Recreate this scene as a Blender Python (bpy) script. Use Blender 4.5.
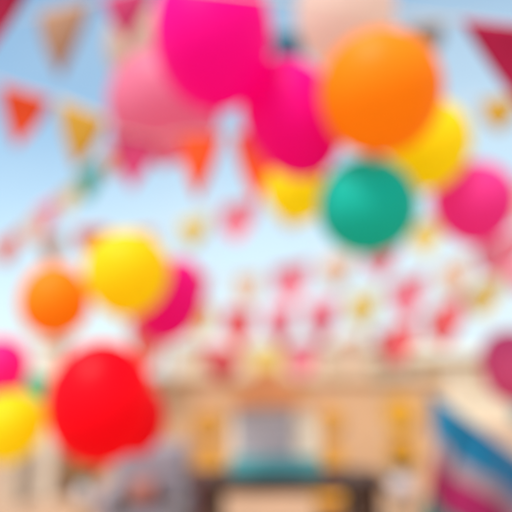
import bpy, bmesh, math, random
from mathutils import Vector, Matrix
random.seed(7)
R = math.radians
for o in list(bpy.data.objects): bpy.data.objects.remove(o)
S = bpy.context.scene
COL = S.collection

# ------------------------------------------------------------------ camera
PITCH, F, CZ = R(12), 549.0, 1.5
cam = bpy.data.cameras.new('camera'); co = bpy.data.objects.new('camera', cam); COL.objects.link(co)
co.location = (0, 0, CZ); co.rotation_euler = (R(90) + PITCH, 0, 0)
cam.sensor_width = 36; cam.lens = 36 * F / 512; cam.clip_start = .05; cam.clip_end = 2000
cam.dof.use_dof = True; cam.dof.focus_distance = 0.5; cam.dof.aperture_fstop = 1.28
S.camera = co

# ------------------------------------------------------------------ sky, sun, exposure
SUN_EL, SUN_AZ = R(58), R(215)       # azimuth clockwise from +Y
w = bpy.data.worlds.new('World'); S.world = w; w.use_nodes = True
nt = w.node_tree; N = nt.nodes; L = nt.links
bg = N['Background']; bg.inputs[1].default_value = 0.095
sky = N.new('ShaderNodeTexSky'); sky.sky_type = 'NISHITA'; sky.sun_disc = False
sky.sun_elevation = SUN_EL; sky.sun_rotation = SUN_AZ; sky.dust_density = 1.0; sky.air_density = 1.0
tc = N.new('ShaderNodeTexCoord'); mp = N.new('ShaderNodeMapping'); mp.inputs['Scale'].default_value = (1.3, 1.3, 3.0)
nz = N.new('ShaderNodeTexNoise'); nz.inputs['Scale'].default_value = 1.6; nz.inputs['Detail'].default_value = 5
sep = N.new('ShaderNodeSeparateXYZ')
elev = N.new('ShaderNodeMapRange'); elev.inputs[1].default_value = .68; elev.inputs[2].default_value = .12; elev.inputs[3].default_value = .0; elev.inputs[4].default_value = .75
side = N.new('ShaderNodeMapRange'); side.inputs[1].default_value = -.45; side.inputs[2].default_value = .35; side.inputs[3].default_value = .0; side.inputs[4].default_value = .3
nr = N.new('ShaderNodeMapRange'); nr.inputs[1].default_value = .35; nr.inputs[2].default_value = .68; nr.inputs[3].default_value = -.12; nr.inputs[4].default_value = .08
a1 = N.new('ShaderNodeMath'); a1.operation = 'ADD'; a2 = N.new('ShaderNodeMath'); a2.operation = 'ADD'; a2.use_clamp = True
mx = N.new('ShaderNodeMixRGB'); mx.inputs[2].default_value = (5.0, 6.05, 6.5, 1)
L.new(tc.outputs['Generated'], mp.inputs[0]); L.new(mp.outputs[0], nz.inputs[0]); L.new(tc.outputs['Generated'], sep.inputs[0])
L.new(sep.outputs['Z'], elev.inputs[0]); L.new(sep.outputs['X'], side.inputs[0]); L.new(nz.outputs[0], nr.inputs[0])
L.new(elev.outputs[0], a1.inputs[0]); L.new(side.outputs[0], a1.inputs[1]); L.new(a1.outputs[0], a2.inputs[0]); L.new(nr.outputs[0], a2.inputs[1])
L.new(a2.outputs[0], mx.inputs[0]); hs = N.new('ShaderNodeHueSaturation'); hs.inputs['Saturation'].default_value = 1.2; hs.inputs['Value'].default_value = 1.4; hs.inputs['Hue'].default_value = .485
L.new(sky.outputs[0], hs.inputs['Color']); L.new(hs.outputs[0], mx.inputs[1]); L.new(mx.outputs[0], bg.inputs[0])
sl = bpy.data.lights.new('sun', 'SUN'); so = bpy.data.objects.new('sun', sl); COL.objects.link(so)
sl.energy = 3.2; sl.angle = R(11); sl.color = (1, .95, .87)
sd = Vector((math.sin(SUN_AZ) * math.cos(SUN_EL), math.cos(SUN_AZ) * math.cos(SUN_EL), math.sin(SUN_EL)))
so.rotation_euler = sd.to_track_quat('Z', 'Y').to_euler(); so.location = (0, -3, 6)
S.view_settings.view_transform = 'Standard'; S.view_settings.look = 'None'
S.view_settings.exposure = 0.75; S.view_settings.gamma = 1; S.view_settings.use_curve_mapping = False
S.cycles.use_denoising = True; S.cycles.max_bounces = 10; S.cycles.transmission_bounces = 10; S.cycles.diffuse_bounces = 8; S.cycles.use_adaptive_sampling = False
S.cycles.sample_clamp_indirect = 6

# ------------------------------------------------------------------ helpers
CP, SP, TP = math.cos(PITCH), math.sin(PITCH), math.tan(PITCH)
def P(x, y, d):
    """world point seen at photo position (x, y), d metres along the view axis"""
    X = (x - 256) / F * d; v = (256 - y) / F * d
    return Vector((X, CP * d - SP * v, CZ + SP * d + CP * v))
def ZY(y, Y): return CZ + Y * math.tan(math.atan((256 - y) / F) + PITCH)
def XY(x, Y, z=1.0): return (x - 256) / F * (Y * CP + (z - CZ) * SP)

def lin(h):
    c = [int(h[i:i + 2], 16) / 255 for i in (0, 2, 4)]
    return tuple((v / 12.92 if v <= .04045 else ((v + .055) / 1.055) ** 2.4) for v in c)
MATS = {}
def mat(name, hexc, rough=.6, trans=0.0, vary=.06, scale=8, bump=0.0, spec=.5, coat=0, sheen=0, metal=0, transmission=0):
    if name in MATS: return MATS[name]
    m = bpy.data.materials.new(name); m.use_nodes = True; t = m.node_tree; n = t.nodes
    b = n['Principled BSDF']; c = lin(hexc)
    b.inputs['Roughness'].default_value = rough; b.inputs['Specular IOR Level'].default_value = spec
    b.inputs['Coat Weight'].default_value = coat; b.inputs['Coat Roughness'].default_value = .1; b.inputs['Sheen Weight'].default_value = sheen
    b.inputs['Metallic'].default_value = metal; b.inputs['Transmission Weight'].default_value = transmission
    tcn = n.new('ShaderNodeTexCoord'); no = n.new('ShaderNodeTexNoise'); no.inputs['Scale'].default_value = scale; no.inputs['Detail'].default_value = 6
    r = n.new('ShaderNodeValToRGB')
    r.color_ramp.elements[0].position = .3; r.color_ramp.elements[1].position = .7
    r.color_ramp.elements[0].color = tuple(max(0, v * (1 - vary * 2)) for v in c) + (1,)
    r.color_ramp.elements[1].color = tuple(min(1, v * (1 + vary)) for v in c) + (1,)
    t.links.new(tcn.outputs['Object'], no.inputs[0]); t.links.new(no.outputs[0], r.inputs[0]); t.links.new(r.outputs[0], b.inputs['Base Color'])
    if bump:
        bp = n.new('ShaderNodeBump'); bp.inputs['Strength'].default_value = bump; bp.inputs['Distance'].default_value = .01
        t.links.new(no.outputs[0], bp.inputs['Height']); t.links.new(bp.outputs[0], b.inputs['Normal'])
    if trans:
        tr = n.new('ShaderNodeBsdfTranslucent'); ms = n.new('ShaderNodeMixShader'); ms.inputs[0].default_value = trans
        t.links.new(r.outputs[0], tr.inputs[0]); t.links.new(b.outputs[0], ms.inputs[1]); t.links.new(tr.outputs[0], ms.inputs[2])
        t.links.new(ms.outputs[0], n['Material Output'].inputs[0])
    MATS[name] = m; return m

def tag(o, label=None, cat=None, group=None, kind=None):
    if label: o['label'] = label
    if cat: o['category'] = cat
    if group: o['group'] = group
    if kind: o['kind'] = kind
    return o
def empty(name, loc, label, cat, group=None, rz=0):
    o = bpy.data.objects.new(name, None); COL.objects.link(o); o.location = loc; o.rotation_euler.z = rz; o.empty_display_size = .1
    return tag(o, label, cat, group)
def link(name, bm, m, parent=None, smooth=False, loc=None, off=None):
    me = bpy.data.meshes.new(name)
    if off is not None: bmesh.ops.translate(bm, verts=bm.verts, vec=-Vector(off))
    bmesh.ops.recalc_face_normals(bm, faces=bm.faces)
    if smooth:
        for f in bm.faces: f.smooth = True
    bm.to_mesh(me); bm.free()
    for q in (m if isinstance(m, (list, tuple)) else [m]): me.materials.append(q)
    o = bpy.data.objects.new(name, me); COL.objects.link(o)
    if parent: o.parent = parent
    if loc is not None: o.location = loc
    return o
def box(bm, x0, x1, y0, y1, z0, z1, bev=0, rot=None, seg=2):
    r = bmesh.ops.create_cube(bm, size=1)
    vs = r['verts']
    bmesh.ops.scale(bm, verts=vs, vec=(x1 - x0, y1 - y0, z1 - z0))
    if rot is not None: bmesh.ops.rotate(bm, verts=vs, cent=(0, 0, 0), matrix=rot)
    bmesh.ops.translate(bm, verts=vs, vec=((x0 + x1) / 2, (y0 + y1) / 2, (z0 + z1) / 2))
    if bev:
        es = list({e for v in vs for e in v.link_edges})
        bmesh.ops.bevel(bm, geom=es, offset=bev, segments=seg, affect='EDGES', profile=.5)
def B(*a, **k): bm = bmesh.new(); box(bm, *a, **k); return bm
def lathe(bm, prof, n=32, cx=0, cy=0):
    rings = []
    for r, z in prof:
        rings.append([bm.verts.new((cx + r * math.cos(2 * math.pi * i / n), cy + r * math.sin(2 * math.pi * i / n), z)) for i in range(n)])
    for a, b in zip(rings, rings[1:]):
        for i in range(n): bm.faces.new((a[i], a[(i + 1) % n], b[(i + 1) % n], b[i]))
    bm.faces.new(rings[0]); bm.faces.new(rings[-1])
def tube(bm, pts, r, n=6):
    rings = []
    pts = [Vector(p) for p in pts]
    for i, p in enumerate(pts):
        t = (pts[min(i + 1, len(pts) - 1)] - pts[max(i - 1, 0)]).normalized()
        u = t.cross(Vector((0, 0, 1)) if abs(t.z) < .9 else Vector((1, 0, 0))).normalized(); v = t.cross(u)
        rr = r[i] if isinstance(r, (list, tuple)) else r
        rings.append([bm.verts.new(p + (u * math.cos(2 * math.pi * k / n) + v * math.sin(2 * math.pi * k / n)) * rr) for k in range(n)])
    for a, b in zip(rings, rings[1:]):
        for i in range(n): bm.faces.new((a[i], a[(i + 1) % n], b[(i + 1) % n], b[i]))
    bm.faces.new(rings[0]); bm.faces.new(rings[-1])

# ------------------------------------------------------------------ ground
def paving():
    m = mat('paving', 'c4a284', .85, vary=.12, scale=1.2, bump=.3)
    t = m.node_tree; n = t.nodes; br = n.new('ShaderNodeTexBrick'); br.inputs['Scale'].default_value = 2.2
    br.inputs['Mortar Size'].default_value = .012; c = lin('c4a284')
    br.inputs['Color1'].default_value = c + (1,); br.inputs['Color2'].default_value = tuple(v * .82 for v in c) + (1,); br.inputs['Mortar'].default_value = lin('8d7d6c') + (1,)
    tcn = n.new('ShaderNodeTexCoord'); mm = n.new('ShaderNodeMixRGB'); mm.blend_type = 'MULTIPLY'; mm.inputs[0].default_value = .4
    ramp = [q for q in n if q.type == 'VALTORGB'][0]
    t.links.new(tcn.outputs['Object'], br.inputs['Vector']); t.links.new(br.outputs[0], mm.inputs[1]); t.links.new(ramp.outputs[0], mm.inputs[2])
    t.links.new(mm.outputs[0], n['Principled BSDF'].inputs['Base Color']); return m
bm = bmesh.new(); bmesh.ops.create_grid(bm, x_segments=8, y_segments=8, size=600)
tag(link('ground', bm, paving()), kind='structure')

# ------------------------------------------------------------------ garden wall
WY = 7.5
plaster = mat('sand_plaster', 'c49c76', .9, vary=.07, scale=2.5, bump=.5)
cap = mat('wall_coping', 'ccaa86', .85, vary=.08, scale=6, bump=.3)
x0, x1 = XY(52, WY), XY(446, WY); zt = ZY(376, WY)
gw = empty('garden_wall', ((x0 + x1) / 2, WY + .15, 0), 'long sand coloured plaster garden wall with yellow paper fans pinned on it', 'wall')
hw = (x1 - x0) / 2
link('wall', B(-hw, hw, -.14, .14, 0, zt - .07, bev=.01), plaster, gw)
cb = bmesh.new(); n = 11
for i in range(n):
    a = -hw - .03 + (2 * hw + .06) * i / n; b = -hw - .03 + (2 * hw + .06) * (i + 1) / n - .006
    box(cb, a, b, -.19, .19, zt - .068, zt, bev=.012)
link('coping', cb, cap, gw)
# gate pillar on the left end
px0, px1 = XY(38, 7.2), XY(60, 7.2); pt = ZY(338, 7.2); pc = (px0 + px1) / 2
gp = empty('gate_pillar', (pc, 7.2, 0), 'tall pale cream gate pillar left of the red balloon at the end of the sand wall', 'pillar')
pw = (px1 - px0) / 2
cream = mat('cream_plaster', 'd8c9b4', .9, vary=.06, scale=4, bump=.4)
link('shaft', B(-pw, pw, -pw, pw, 0, pt - .1, bev=.01), cream, gp)
link('cap', B(-pw - .04, pw + .04, -pw - .04, pw + .04, pt - .098, pt, bev=.02), cream, gp)
# low side wall
lx0, lx1 = XY(13, 6.9), px0 - .01
lw = empty('side_wall', ((lx0 + lx1) / 2, 6.95, 0), 'short low grey beige wall below the yellow balloon on the left edge', 'wall')
h = (lx1 - lx0) / 2; lz = ZY(425, 6.95)
link('wall', B(-h, h, -.1, .1, 0, lz - .05, bev=.01), mat('grey_beige_plaster', 'b6a48f', .9, vary=.08, scale=4, bump=.4), lw)
link('coping', B(-h, h, -.13, .13, lz - .048, lz, bev=.015), cap, lw)

# far buildings
def house(name, xa, xb, Y, dep, ytop, hexc, label, roofhex, wins, door=True):
    X0, X1 = XY(xa, Y, 2), XY(xb, Y, 2); z = ZY(ytop, Y); c = (X0 + X1) / 2; h = (X1 - X0) / 2
    e = empty(name, (c, Y, 0), label, 'house')
    link('wall', B(-h, h, 0, dep, 0, z - .22), mat(name + hexc, hexc, .9, vary=.05, scale=.8, bump=.3), e)
    link('roof', B(-h - .25, h + .25, -.25, dep + .25, z - .218, z, bev=.04), mat('roof' + roofhex, roofhex, .85, vary=.08, scale=2), e)
    gl = mat('window_shutter', 'c4ab88', .6, vary=.1, scale=3); fr = mat('window_frame', 'e6e0d4', .6)
    for k in range(wins):
        wx = -h + (2 * h) * (k + .5) / wins
        if door and k == wins // 2:
            dd = link('door', B(wx - .5, wx + .5, -.05, .02, 0, 2.1, bev=.01), mat('blue_door', '4f7c86', .5), e)
            link('handle', B(wx + .36, wx + .4, -.1, -.05, .95, 1.1, bev=.005), mat('steel', 'b0b0b0', .3, metal=1), dd); continue
        w_ = link('window', B(wx - .55, wx + .55, -.03, .02, .95, 2.1), gl, e)
        fb = bmesh.new()
        for (a, b, p, q) in ((-.62, -.55, .88, 2.17), (.55, .62, .88, 2.17), (-.549, .549, .88, .95), (-.549, .549, 2.1, 2.17), (-.025, .025, .951, 2.099)):
            box(fb, wx + a, wx + b, -.07, -.031, p, q, bev=.008)
        link('frame', fb, fr, w_)
    return e
house('bungalow', 176, 428, 24, 7, 343, 'd6bea2', 'long pale cream flat roofed building seen over the sand wall', 'dccbb4', 4, False)
house('bungalow', 408, 640, 17, 6, 352, 'd8c9ae', 'white cream flat roofed building at the right behind the striped blanket', 'e0d0b4', 5)

# ------------------------------------------------------------------ paper fans on the wall
fanm = mat('marigold_paper', 'e6b030', .7, trans=.15, vary=.06)
for i, (x, y, r, lab) in enumerate([(208, 424, .17, 'yellow pleated paper fan on the sand wall, upper one left of the orange roofed cabinet'),
        (209, 459, .18, 'yellow pleated paper fan on the sand wall, lower one left of the orange roofed cabinet'),
        (329, 420, .17, 'yellow pleated paper fan on the sand wall, upper one just right of the cabinet'),
        (330, 456, .18, 'yellow pleated paper fan on the sand wall, lower one just right of the cabinet'),
        (399, 413, .22, 'large yellow pleated paper fan on the sand wall, high near its right end'),
        (401, 451, .20, 'yellow pleated paper fan on the sand wall, low near its right end')]):
    z = ZY(y, WY); X = XY(x, WY, z)
    e = empty('paper_fan', (X, WY - .012, z), lab, 'paper fan', 'yellow paper fans pinned to the wall')
    b = bmesh.new(); n = 72; inn, out, inb, outb = [], [], [], []
    for k in range(n):
        a = 2 * math.pi * k / n; d = .022 if k % 2 else 0
        rr = r * (1 if k % 2 else .985)
        inn.append(b.verts.new((.025 * math.cos(a), -.012, .025 * math.sin(a)))); out.append(b.verts.new((rr * math.cos(a), -.006 - d, rr * math.sin(a))))
        inb.append(b.verts.new((.025 * math.cos(a), -.002, .025 * math.sin(a)))); outb.append(b.verts.new((rr * math.cos(a), -.003 - d, rr * math.sin(a))))
    for k in range(n):
        j = (k + 1) % n
        b.faces.new((inn[k], inn[j], out[j], out[k])); b.faces.new((inb[k], outb[k], outb[j], inb[j]))
        b.faces.new((out[k], out[j], outb[j], outb[k])); b.faces.new((inn[k], inb[k], inb[j], inn[j]))
    link('pleats', b, fanm, e)
    b = bmesh.new(); lathe(b, [(.035, 0), (.035, .006), (.02, .012)], 20); bmesh.ops.rotate(b, verts=b.verts, cent=(0, 0, 0), matrix=Matrix.Rotation(R(90), 3, 'X'))
    bmesh.ops.translate(b, verts=b.verts, vec=(0, -.02, 0)); link('centre_disc', b, mat('amber_paper', 'c98512', .7), e)

# ------------------------------------------------------------------ rustic table and what stands on it
TY = 4.08; wood = mat('dark_walnut', '4a2d1a', .55, vary=.25, scale=5, bump=.3)
ta, tb = XY(188, TY, .75), XY(382, TY, .75); tc_ = (ta + tb) / 2; th = (tb - ta) / 2; TZ = ZY(474, TY)
tbl = empty('rustic_table', (tc_, TY, 0), 'dark brown wooden table with thick slab legs in front of the sand wall', 'table')
b = bmesh.new()
for k in range(4): box(b, -th, th, -.24 + .12 * k, -.24 + .12 * k + .117, TZ - .055, TZ, bev=.006)
link('tabletop', b, wood, tbl)
for s in (-1, 1):
    for t in (-1, 1):
        link('leg', B(s * (th - .15) - .095, s * (th - .15) + .095, t * .15 - .05, t * .15 + .05, 0, TZ - .091, bev=.012), wood, tbl)
link('apron', B(-th + .05, th - .05, -.2, .2, TZ - .09, TZ - .056, bev=.006), wood, tbl)

CYc = TY + .02; ca, cbx = XY(231, CYc), XY(319, CYc); cc = (ca + cbx) / 2; ch = (cbx - ca) / 2
H = ZY(406, CYc) - TZ
cab = empty('treat_cabinet', (cc, CYc, TZ), 'small treat cabinet with teal base, grey front and orange roof on the brown table', 'cabinet')
teal = mat('teal_paint', '48aab0', .4, vary=.08); gpan = mat('grey_blind', 'ccced4', .6, vary=.06, scale=14)
crm = mat('cream_paint', 'fff8e0', .35, vary=.02); orp = mat('orange_paint', 'f8aa6c', .45, vary=.05)
link('base', B(-ch, ch, -.16, .16, .002, .13, bev=.012), teal, cab)
link('back_panel', B(-ch + .02, ch - .02, .12, .15, .131, H, bev=.004), mat('grey_panel', 'c0c4c8', .6), cab)
gpn = link('front_blind', B(-ch + .045, ch - .195, -.14, -.125, .131, H, bev=.004), gpan, cab)
b = bmesh.new()
for k in range(6): box(b, -ch + .05, ch - .2, -.147, -.1405, .17 + k * .055, .176 + k * .055)
link('slat_line', b, mat('dark_grey', '70727c', .6), gpn)
for s in (-1, 1):
    link('post', B((-ch + .005) if s < 0 else ch - .04, (-ch + .04) if s < 0 else ch - .005, -.15, -.115, .131, H, bev=.005), crm, cab)
link('side_door', B(ch - .185, ch - .045, -.145, -.125, .131, H, bev=.006), crm, cab)
hk = link('handle', B(ch - .155, ch - .14, -.165, -.146, .28, .34, bev=.003), mat('brass', 'b89040', .3, metal=1), cab)
b = bmesh.new()
rz0, rz1 = H + .001, H + .26
pr = [(-ch - .03, rz0), (ch + .01, rz0), (ch - .12, rz0 + .05), (.0, rz1), (-.12, rz1), (-ch + .04, rz0 + .06)]
f0 = [b.verts.new((x, -.2, z)) for x, z in pr]; f1 = [b.verts.new((x, .19, z)) for x, z in pr]
b.faces.new(f0); b.faces.new(f1)
for k in range(len(pr)): j = (k + 1) % len(pr); b.faces.new((f0[k], f0[j], f1[j], f1[k]))
bmesh.ops.bevel(b, geom=list(b.edges), offset=.008, segments=2, affect='EDGES')
link('roof', b, orp, cab)

# yellow pail behind the table
e = empty('pail', (XY(330, 5.6, .2), 5.6, 0), 'yellow metal pail standing on the paving behind the brown table', 'pail')
b = bmesh.new(); lathe(b, [(.10, 0), (.11, .01), (.15, .33), (.158, .335), (.158, .345), (.145, .345), (.105, .02)], 32); link('body', b, mat('yellow_enamel', 'd9991a', .4), e, smooth=True)
b = bmesh.new(); tube(b, [(.155 * math.cos(a), -.02 + 0 * a, .33 - .13 * math.sin(a) + .0) for a in [math.pi * k / 14 for k in range(15)]], .004)
bmesh.ops.translate(b, verts=b.verts, vec=(0, -.15, 0)); link('handle', b, mat('steel', 'b0b0b0', .3, metal=1), e, smooth=True)

# ------------------------------------------------------------------ flower stands
def vase_set(x, ybloom, yvase, Y, where, vhex, bw, n=11):
    zb = ZY(yvase + 15, Y); X = XY(x, Y, .7)
    st = empty('plant_stand', (X, Y, 0), 'slim wooden plant stand ' + where, 'plant stand')
    wd = mat('pale_wood', 'b58a60', .6, vary=.12)
    b = bmesh.new(); lathe(b, [(.14, zb - .03), (.145, zb - .025), (.145, zb - .005), (.14, zb)], 28); link('top', b, wd, st)
    for k in range(3):
        a = 2 * math.pi * k / 3 + .4; b = bmesh.new(); tube(b, [(.09 * math.cos(a), .09 * math.sin(a), zb - .031), (.15 * math.cos(a), .15 * math.sin(a), 0)], .014, 8); link('leg', b, wd, st, smooth=True)
    zt_ = zb + .21
    v = empty('vase', (X, Y, zb + .001), 'round pale grey vase on a wooden stand ' + where, 'vase')
    b = bmesh.new(); lathe(b, [(.05, 0), (.085, .03), (.1, .09), (.085, .15), (.05, .19), (.055, .21), (.045, .21), (.04, .19), (.06, .12)], 32)
    link('body', b, mat('glaze' + vhex, vhex, .3, vary=.04), v, smooth=True)
    bq = empty('flower_bouquet', (X, Y, zt_), 'bunch of golden yellow flowers in a vase ' + where, 'flowers')
    fm = mat('marigold_petal', 'd8920f', .7, trans=.2, vary=.15, scale=30); lf = mat('leaf_green', '5a7a30', .6, trans=.2, vary=.2)
    for k in range(n):
        a = k * 2.4; rr = bw * math.sqrt((k + .3) / n); p = Vector((rr * math.cos(a), rr * math.sin(a) * .8, .06 + .14 * (1 - (rr / bw) ** 2) + .03 * math.sin(k * 5)))
        b = bmesh.new(); tube(b, [(p.x * .1, p.y * .1, -.15), (p.x * .3, p.y * .3, -.02), p], .003, 5)
        s = link('stem', b, lf, bq)
        b = bmesh.new()
        for ring in range(4):
            m_ = 12 - ring * 2; r0 = .042 - ring * .009
            for q in range(m_):
                an = 2 * math.pi * q / m_ + ring * .3; c = Vector((math.cos(an), math.sin(an), 0)); t = Vector((-c.y, c.x, 0)); up = Vector((0, 0, 1))
                z0 = ring * .009
                vv = [p + up * z0, p + c * r0 * .7 + t * .009 + up * (z0 + .004), p + c * r0 + up * (z0 + .002 + ring * .004), p + c * r0 * .7 - t * .009 + up * (z0 + .004)]
                b.faces.new([b.verts.new(u) for u in vv])
        bmesh.ops.create_icosphere(b, subdivisions=1, radius=.02, matrix=Matrix.Translation(p + Vector((0, 0, .01))))
        link('bloom', b, fm, s)
    b = bmesh.new()
    for k in range(14):
        a = k * 1.9; c = Vector((math.cos(a), math.sin(a), 0)); t = Vector((-c.y, c.x, 0)); q = c * .03
        vv = [q, q + c * .05 + t * .02 + Vector((0, 0, .05)), q + c * .1 + Vector((0, 0, .06)), q + c * .05 - t * .02 + Vector((0, 0, .05))]
        b.faces.new([b.verts.new(u) for u in vv])
    link('foliage', b, lf, bq)
vase_set(89, 463, 491, 5.2, 'under the big red balloon', 'c2bcbc', .19, 20)
vase_set(401, 455, 484, 4.9, 'at the right of the brown table', 'c4b8bc', .10)

# ------------------------------------------------------------------ armchair with cushion
AY = 4.7; ax = XY(150, AY, .8); AZ = ZY(445, AY)
ac = empty('armchair', (ax, AY, 0), 'grey mauve upholstered armchair between the red balloon and the brown table', 'armchair', rz=R(8))
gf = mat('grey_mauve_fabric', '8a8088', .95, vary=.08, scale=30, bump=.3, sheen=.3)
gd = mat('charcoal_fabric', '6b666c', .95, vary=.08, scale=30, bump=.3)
link('backrest', B(-.32, .32, .16, .32, .42, AZ, bev=.09, seg=5), gf, ac, smooth=True)
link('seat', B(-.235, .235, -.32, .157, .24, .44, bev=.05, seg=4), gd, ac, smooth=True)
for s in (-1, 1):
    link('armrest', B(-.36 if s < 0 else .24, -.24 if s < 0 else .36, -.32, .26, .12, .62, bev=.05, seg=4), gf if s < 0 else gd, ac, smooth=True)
    for t in (-.26, .2):
        b = bmesh.new(); tube(b, [(s * .29, t, .13), (s * .31, t, 0)], [.022, .014], 10); link('leg', b, wood, ac, smooth=True)
cu = bmesh.new(); bmesh.ops.create_grid(cu, x_segments=14, y_segments=14, size=.5)
fr = list(cu.verts); top = {}
def puff(u, v): return .075 * (max(0, (1 - (2 * u) ** 4)) * max(0, (1 - (2 * v) ** 4))) ** .5
for v in fr: u, w_ = v.co.x, v.co.y; v.co = Vector((u * .23 * (1 + .06 * (2 * w_) ** 2), -puff(u, w_), w_ * .2 * (1 + .06 * (2 * u) ** 2)))
g = bmesh.ops.duplicate(cu, geom=list(cu.faces))
for v in [x for x in g['geom'] if isinstance(x, bmesh.types.BMVert)]: v.co.y = -v.co.y
bmesh.ops.remove_doubles(cu, verts=cu.verts, dist=.0005)
bmesh.ops.rotate(cu, verts=cu.verts, cent=(0, 0, 0), matrix=Matrix.Rotation(R(-14), 3, 'X'))
o = link('cushion', cu, mat('terracotta_fabric', '985e50', .9, vary=.08, scale=20, bump=.2), smooth=True)
o.location = Vector((ax - .06, AY + .06, .545)); tag(o, 'square terracotta red cushion propped on the grey armchair', 'cushion')

# ------------------------------------------------------------------ striped blanket over a sloping rail
BD = 3.4; BK = BD / 2.7
A0 = P(432, 398, BD); A1 = P(560, 492, BD - .15); sl_ = (A1 - A0)
base = Vector((A0.x, A0.y, 0))
e = empty('sloping_rail', base, 'sloping wooden rail that carries the striped blanket at the right edge', 'rail')
b = bmesh.new(); end = A0 + sl_ * ((A0.z - .02) / (A0.z - A1.z)); tube(b, [A0 - sl_ * .03, end], .016, 10); link('rail', b, wood, e, smooth=True, off=base)
b = bmesh.new(); tube(b, [A0 - Vector((0, 0, .016)) + sl_ * .02, Vector((A0.x + sl_.x * .02, A0.y, 0))], .011, 10); link('post', b, mat('pale_wood', 'b58a60', .6), e, smooth=True, off=base)
cols = [('blue', '1c8cb8', 20), ('pale', 'b09aa0', 20), ('magenta', 'b01c60', 20), ('teal', '2b8a86', 20), ('cream', 'd8c8b4', 14)]
sm = [mat('woven_' + c, hx, .95, vary=.1, scale=40, bump=.2, trans=.12, sheen=.1) for c, hx, _ in cols]
b = bmesh.new(); NU = 90; nv = 94
nrm = Vector((sl_.y, -sl_.x, 0)).normalized()
if nrm.y > 0: nrm = -nrm
rows = []
for j in range(nv + 1):
    t = j / nv * .94 * BK; row = []                       # t = metres down the front of the cloth
    for i in range(NU + 1):
        s = i / NU
        p = A0 + sl_ * s + Vector((0, 0, .02))
        fold = .035 * math.sin(s * 17 + t * 1.5) + .018 * math.sin(s * 41 + 1.3) + .01 * math.sin(s * 7 - t * 6)
        k = min(1, t / .12)
        dx = .02 * math.sin(s * 12 + t * 3) * k
        p = p + nrm * (.022 + k * (.02 + fold + .05 * t)) + Vector((dx - .12 * t, 0, -t * (.62 + .02 * math.sin(s * 9))))
        row.append(b.verts.new(p))
    rows.append(row)
# back fall of the cloth
back = []
for j in range(1, 31):
    t = j / 30 * .5; row = []
    for i in range(NU + 1):
        s = i / NU; p = A0 + sl_ * s + Vector((0, 0, .02)); k = min(1, t / .1)
        row.append(b.verts.new(p - nrm * (.018 + k * (.01 + .02 * (1 + math.sin(s * 19)))) + Vector((0, 0, -t * .6))))
    back.append(row)
bounds = [.255, .52, .76, .99, 1.3]
for j in range(nv):
    t = j / nv * .94 * BK; mi = 0
    while t * .62 * 0 + t > [.28 * BK, .42 * BK, .68 * BK, .95 * BK, 9][mi]: mi += 1
    for i in range(NU):
        f = b.faces.new((rows[j][i], rows[j][i + 1], rows[j + 1][i + 1], rows[j + 1][i])); f.material_index = mi
prev = rows[0]
for j, row in enumerate(back):
    for i in range(NU):
        f = b.faces.new((prev[i], prev[i + 1], row[i + 1], row[i])); f.material_index = 0 if j < 12 else 2
    prev = row
bl = link('striped_blanket', b, sm, smooth=True, off=A0); bl.location = A0
md = bl.modifiers.new('thickness', 'SOLIDIFY'); md.thickness = .004
tag(bl, 'blue, pale, magenta and teal striped blanket draped over a sloping rail at the right edge', 'blanket')

# ------------------------------------------------------------------ balloons
def balloon(x, y, rx, ry, d, hexc, label, tilt=0, lean=0, egg=.10, ribbon=None, trans=.7):
    c = P(x, y, d); a = (rx + 2) * d / F; h = (ry + 2) * d / F
    e = empty('balloon', c, label, 'balloon', 'balloons floating over the party')
    e.rotation_euler = (R(lean), R(tilt), 0)
    prof = []; n = 40
    for k in range(n + 1):
        t = math.pi * (k / n) * .985 + .001
        r_ = a * math.sin(t) * (1 + egg * math.cos(t)); z = h * math.cos(t)
        if t > 2.75: r_ = max(r_, a * .035)
        prof.append((max(r_, .0005), z))
    b = bmesh.new(); lathe(b, prof, 64)
    m = mat('latex_' + hexc, hexc, .42, trans=trans, vary=.02, scale=3, spec=.2)
    link('skin', b, m, e, smooth=True)
    b = bmesh.new(); zb = -h * .995
    lathe(b, [(a * .035, zb + a * .02), (a * .045, zb - a * .015), (a * .03, zb - a * .04), (a * .06, zb - a * .09), (a * .085, zb - a * .12), (a * .07, zb - a * .125), (a * .01, zb - a * .07)], 20)
    kn = link('knot', b, m, e, smooth=True)
    b = bmesh.new()
    M3 = e.rotation_euler.to_matrix().inverted(); st = Vector((0, 0, zb - a * .05)); wst = e.rotation_euler.to_matrix() @ st + c
    pts = []
    for k in range(40):
        u = k / 39; wp = Vector((wst.x + .03 * math.sin(u * 9 + x) * u + .06 * u * math.sin(x), wst.y + .03 * math.cos(u * 7 + y) * u, wst.z * (1 - u) + .003 * u))
        pts.append(M3 @ (wp - c))
    tube(b, pts, .0005, 4)
    link('ribbon', b, mat('ribbon_' + (ribbon or hexc), ribbon or hexc, .5), e)
    return e
balloon(213, 34, 57, 77, 2.35, 'ff0cb8', 'tall magenta balloon cut by the top edge, largest one above the dusty pink balloon', tilt=-3, egg=-.02)
balloon(292, 118, 46, 62, 2.5, 'ff0cb4', 'magenta balloon leaning right, wedged between the tall magenta balloon and the orange one', tilt=-22, egg=.02)
balloon(165, 106, 54, 55, 3.2, 'f2a0bc', 'dusty pink round balloon behind the tall magenta balloon', tilt=0, egg=.0)
balloon(143, 50, 34, 42, 3.7, 'e8d8c8', 'cream balloon half hidden behind the dusty pink and tall magenta balloons', tilt=0)
balloon(345, 18, 47, 56, 3.0, 'f4e2d8', 'pale cream balloon at the top edge above the orange balloon', tilt=4)
balloon(380, 94, 59, 60, 2.3, 'ffb224', 'big round orange balloon above the teal balloon', tilt=6, egg=.02, ribbon='0c6a5c')
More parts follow.
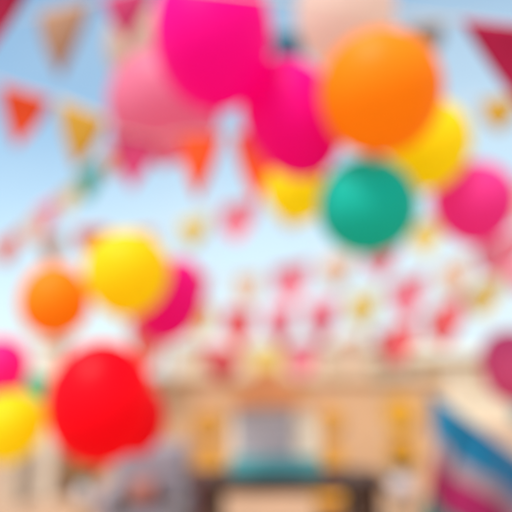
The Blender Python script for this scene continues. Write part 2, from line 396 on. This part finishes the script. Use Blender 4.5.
balloon(427, 146, 40, 44, 2.75, 'fff02c', 'yellow balloon tucked behind the lower right of the big orange one', tilt=10)
balloon(367, 206, 47, 47, 2.45, '30e4d4', 'teal green round balloon below the big orange balloon', tilt=-5, egg=-.02)
balloon(474, 204, 38, 40, 2.8, 'ff5cba', 'hot pink balloon at the right below the yellow balloon', tilt=-4)
balloon(297, 191, 31, 31, 3.0, 'fff234', 'small yellow balloon left of the teal balloon', tilt=0)
balloon(127, 274, 40, 42, 2.9, 'ffee28', 'lemon yellow balloon at mid left between the small orange and the magenta ones', tilt=5)
balloon(55, 300, 32, 36, 3.1, 'ffae28', 'small orange balloon at the left above the red one', tilt=-8, egg=-.05)
balloon(171, 300, 30, 42, 3.1, 'ff28b2', 'small magenta balloon leaning behind the lemon yellow balloon', tilt=24, egg=-.1)
balloon(101, 402, 50, 58, 2.4, 'fa1030', 'large red balloon at the lower left', tilt=-2, egg=.0)
balloon(133, 419, 31, 33, 2.6, 'fc1838', 'smaller red balloon peeking out at the lower right of the large red one', tilt=-20)
balloon(0, 370, 25, 30, 2.7, 'ff3cac', 'hot pink balloon cut by the left edge', tilt=0)
balloon(10, 427, 32, 33, 2.55, 'ffee28', 'yellow balloon at the left edge below the hot pink one', tilt=4)
balloon(511, 366, 27, 34, 3.0, 'f07cac', 'crimson balloon cut by the right edge above the striped blanket', tilt=6)

# ------------------------------------------------------------------ bunting strings
FC = dict(crimson='c40850', tan='cca484', orange='f05818', orange2='fa7028', gold='e6be40', rose='e04c88', blue='2c7c98', pink='fe9cb4', red='fa7c84',
          yellow='f6e68c', cream='f6e2cc', salmon='ee8468', teal='40c0ae', mint='58d4a4', grey='b09a88', lemon='f0dc8c', pale='f0a0b4', peach='f8b070')
def bunting(flags, label, ext=(60, 60), curl=.03):
    """flags: (x centre, y top, width, height, tip shift, distance, colour)"""
    flags = [(x, y - .06 * h, w_ * (1.0 if w_ > 80 else (1.12 if d < 3.5 else (.8 if x < 125 and d < 4.95 else 1.0))), h * (1.12 if d < 3.5 else .9), tp, d, cn) for x, y, w_, h, tp, d, cn in flags]
    fl = sorted(flags, key=lambda q: q[0])
    org = P(fl[0][0], fl[0][1], fl[0][5])
    e = empty('pennant_bunting', org, label, 'bunting', 'strings of pennants across the sky')
    pts = []
    def slope(i):
        a = fl[max(0, i - 1)]; c = fl[min(len(fl) - 1, i + 1)]
        return max(-.6, min(.6, (c[1] - a[1]) / max(1, c[0] - a[0]))) if len(fl) > 1 else 0
    for i, (x, y, w_, h, tp, d, cn) in enumerate(fl):
        s = slope(i); pts += [(x - w_ / 2, y - s * w_ / 2, d), (x + w_ / 2, y + s * w_ / 2, d)]
        a, c, t = P(x - w_ / 2, y - s * w_ / 2, d), P(x + w_ / 2, y + s * w_ / 2, d), P(x + tp, y + h, d)
        nn = (c - a).cross(t - a).normalized()
        if nn.y > 0: nn = -nn
        b = bmesh.new(); K = 14; rows = []; ph = random.uniform(0, 6); amp = curl * (c - a).length * random.choice((1, -1, 1.6))
        tongue = (1.1 if w_ > 80 else 1.6) if d < 3.5 else 3.2; mid0 = (a + c) / 2; M_ = 8
        for j in range(K + 1):
            v = j / K; hw_ = max(.02, 1 - v ** tongue) * (1.0 if tongue < 2 else .98); mid = mid0.lerp(t, v); row = []
            for k in range(M_ + 1):
                u = k / M_
                q = mid + (c - a) * (u - .5) * hw_ + nn * (amp * math.sin(u * math.pi * 1.3 + ph) * v + .5 * amp * math.sin(v * 4 + ph))
                row.append(b.verts.new(q))
            rows.append(row)
        for r0, r1 in zip(rows, rows[1:]):
            for k in range(M_): b.faces.new((r0[k], r0[k + 1], r1[k + 1], r1[k]))
        o = link('pennant', b, mat('cloth_' + cn, FC[cn], .8, trans=.4, vary=.05, scale=20), e, smooth=True, off=org)
        md = o.modifiers.new('thickness', 'SOLIDIFY'); md.thickness = .0015
        o['label'] = {'crimson': 'deep crimson', 'orange2': 'bright orange', 'rose': 'rose pink', 'grey': 'grey beige', 'pale': 'pale pink'}.get(cn, cn) + ' cloth pennant'
    s0, s1 = slope(0), slope(len(fl) - 1); f0, f1 = fl[0], fl[-1]
    d0 = f0[5] - (fl[1][5] - f0[5]) / max(1, fl[1][0] - f0[0]) * ext[0]
    d1 = f1[5] + (f1[5] - fl[-2][5]) / max(1, f1[0] - fl[-2][0]) * ext[1]
    pts = [(f0[0] - ext[0], f0[1] - s0 * ext[0] - ext[0] * .05, max(1.2, d0))] + pts + [(f1[0] + ext[1], f1[1] + s1 * ext[1] - ext[1] * .05, max(1.2, d1))]
    wp = [P(*q) for q in pts]
    b = bmesh.new(); tube(b, [q - org for q in wp], .0035, 6); link('cord', b, mat('cotton_cord', 'e8e0d0', .8), e, smooth=True)
    return e, wp

bunting([(-16, -30, 112, 78, 4, 1.6, 'crimson'), (516, 31, 112, 84, 12, 1.75, 'crimson')], 'nearest bunting with large deep crimson pennants in both top corners', (150, 120))
bunting([(65, 10, 46, 62, -6, 3.0, 'tan'), (130, -8, 46, 46, -4, 3.0, 'rose'), (190, -20, 44, 50, 0, 3.05, 'gold')], 'bunting at the top left with a tan and a rose pink pennant', (110, 60))
bunting([(288, 35, 34, 40, 0, 3.9, 'blue'), (350, 32, 32, 34, 0, 3.9, 'orange'), (424, 26, 36, 36, 6, 3.9, 'grey')], 'bunting with a small blue pennant above the magenta balloon, running behind the orange balloon')
bunting([(26, 94, 44, 50, -10, 3.0, 'orange'), (83, 112, 42, 54, -8, 2.85, 'gold'), (133, 138, 42, 50, -1, 2.8, 'rose'), (201, 137, 38, 60, -4, 2.78, 'orange2'),
         (257, 136, 42, 64, -1, 2.95, 'orange2')], 'bunting of orange and gold pennants sagging from the left edge to the magenta balloons', (80, 60))
bunting([(8, 238, 32, 32, 0, 4.4, 'salmon'), (31, 220, 26, 30, 2, 4.5, 'cream'), (47, 205, 30, 36, -2, 4.6, 'pink'), (71, 188, 28, 30, -2, 4.7, 'lemon'), (90, 169, 34, 38, -2, 4.8, 'teal'), (114, 150, 26, 32, -2, 4.9, 'peach')],
        'steep bunting of small pastel pennants rising from the left edge to the dusty pink balloon', (60, 30))
bunting([(52, 238, 26, 30, 0, 5.2, 'tan'), (92, 230, 34, 34, 0, 5.1, 'salmon'), (140, 232, 30, 34, 0, 5.0, 'peach'), (194, 219, 32, 36, 0, 4.9, 'yellow'), (239, 205, 38, 44, -2, 4.8, 'pink'), (290, 196, 32, 40, 0, 4.7, 'cream')],
        'bunting behind the lemon balloon ending in a yellow and a pink pennant at centre left', (60, 40))
bunting([(498, 100, 36, 38, 2, 3.6, 'gold'), (560, 92, 36, 40, 2, 3.5, 'orange')], 'bunting with one gold pennant at the right edge under the crimson one', (70, 40))
bunting([(192, 276, 34, 42, 0, 6.2, 'salmon'), (247, 276, 30, 38, 0, 6.0, 'cream'), (291, 267, 38, 44, 0, 5.7, 'pink'), (337, 257, 36, 40, 0, 5.3, 'cream'), (382, 243, 38, 42, 0, 4.9, 'pink'), (427, 222, 36, 40, 0, 4.5, 'yellow'),
         (474, 206, 36, 42, 0, 4.2, 'red'), (520, 186, 38, 42, 0, 3.9, 'cream')], 'highest of the three long buntings rising right, passing behind the hot pink balloon', (40, 50))
bunting([(200, 306, 28, 40, 0, 6.8, 'lemon'), (238, 311, 34, 44, 0, 6.5, 'red'), (280, 309, 30, 48, 0, 6.2, 'pink'), (322, 303, 34, 48, 0, 5.9, 'pink'), (363, 295, 34, 42, 0, 5.5, 'yellow'), (408, 280, 38, 48, 0, 5.1, 'pink'),
         (455, 263, 34, 44, 0, 4.7, 'cream'), (499, 241, 52, 42, 8, 4.3, 'pink')], 'middle of the three long buntings rising right, under the teal balloon', (40, 60))
bunting([(146, 326, 36, 52, 0, 7.05, 'salmon'), (221, 349, 38, 42, 0, 7.0, 'red'), (267, 350, 36, 40, 0, 6.8, 'yellow'), (302, 345, 34, 42, 0, 6.5, 'pink'), (350, 338, 32, 42, 0, 6.2, 'cream'), (397, 328, 44, 44, 0, 5.6, 'red'), (446, 306, 40, 50, 0, 5.2, 'red'),
         (487, 282, 40, 42, -2, 4.8, 'yellow'), (530, 262, 40, 42, 0, 4.5, 'pink')], 'lowest of the three long buntings rising right, just over the sand wall', (30, 50))
bunting([(36, 378, 38, 50, 2, 3.6, 'mint'), (-30, 372, 32, 44, 0, 3.5, 'red')], 'low bunting with one mint green pennant beside the yellow balloon on the left', (60, 20))
# slim poles that carry the long buntings
pm = mat('pole_wood', 'cdb79c', .7, vary=.1)
e = empty('bunting_pole', (XY(168, 7.1, 2), 7.1, 0), 'slim pale wooden pole behind the small magenta balloon that holds the long buntings', 'pole')
b = bmesh.new(); lathe(b, [(.03, 0), (.03, 2.9), (.02, 2.95)], 16); link('shaft', b, pm, e, smooth=True)
b = bmesh.new(); bmesh.ops.create_uvsphere(b, u_segments=16, v_segments=10, radius=.04, matrix=Matrix.Translation((0, 0, 2.98))); link('finial', b, pm, e, smooth=True)
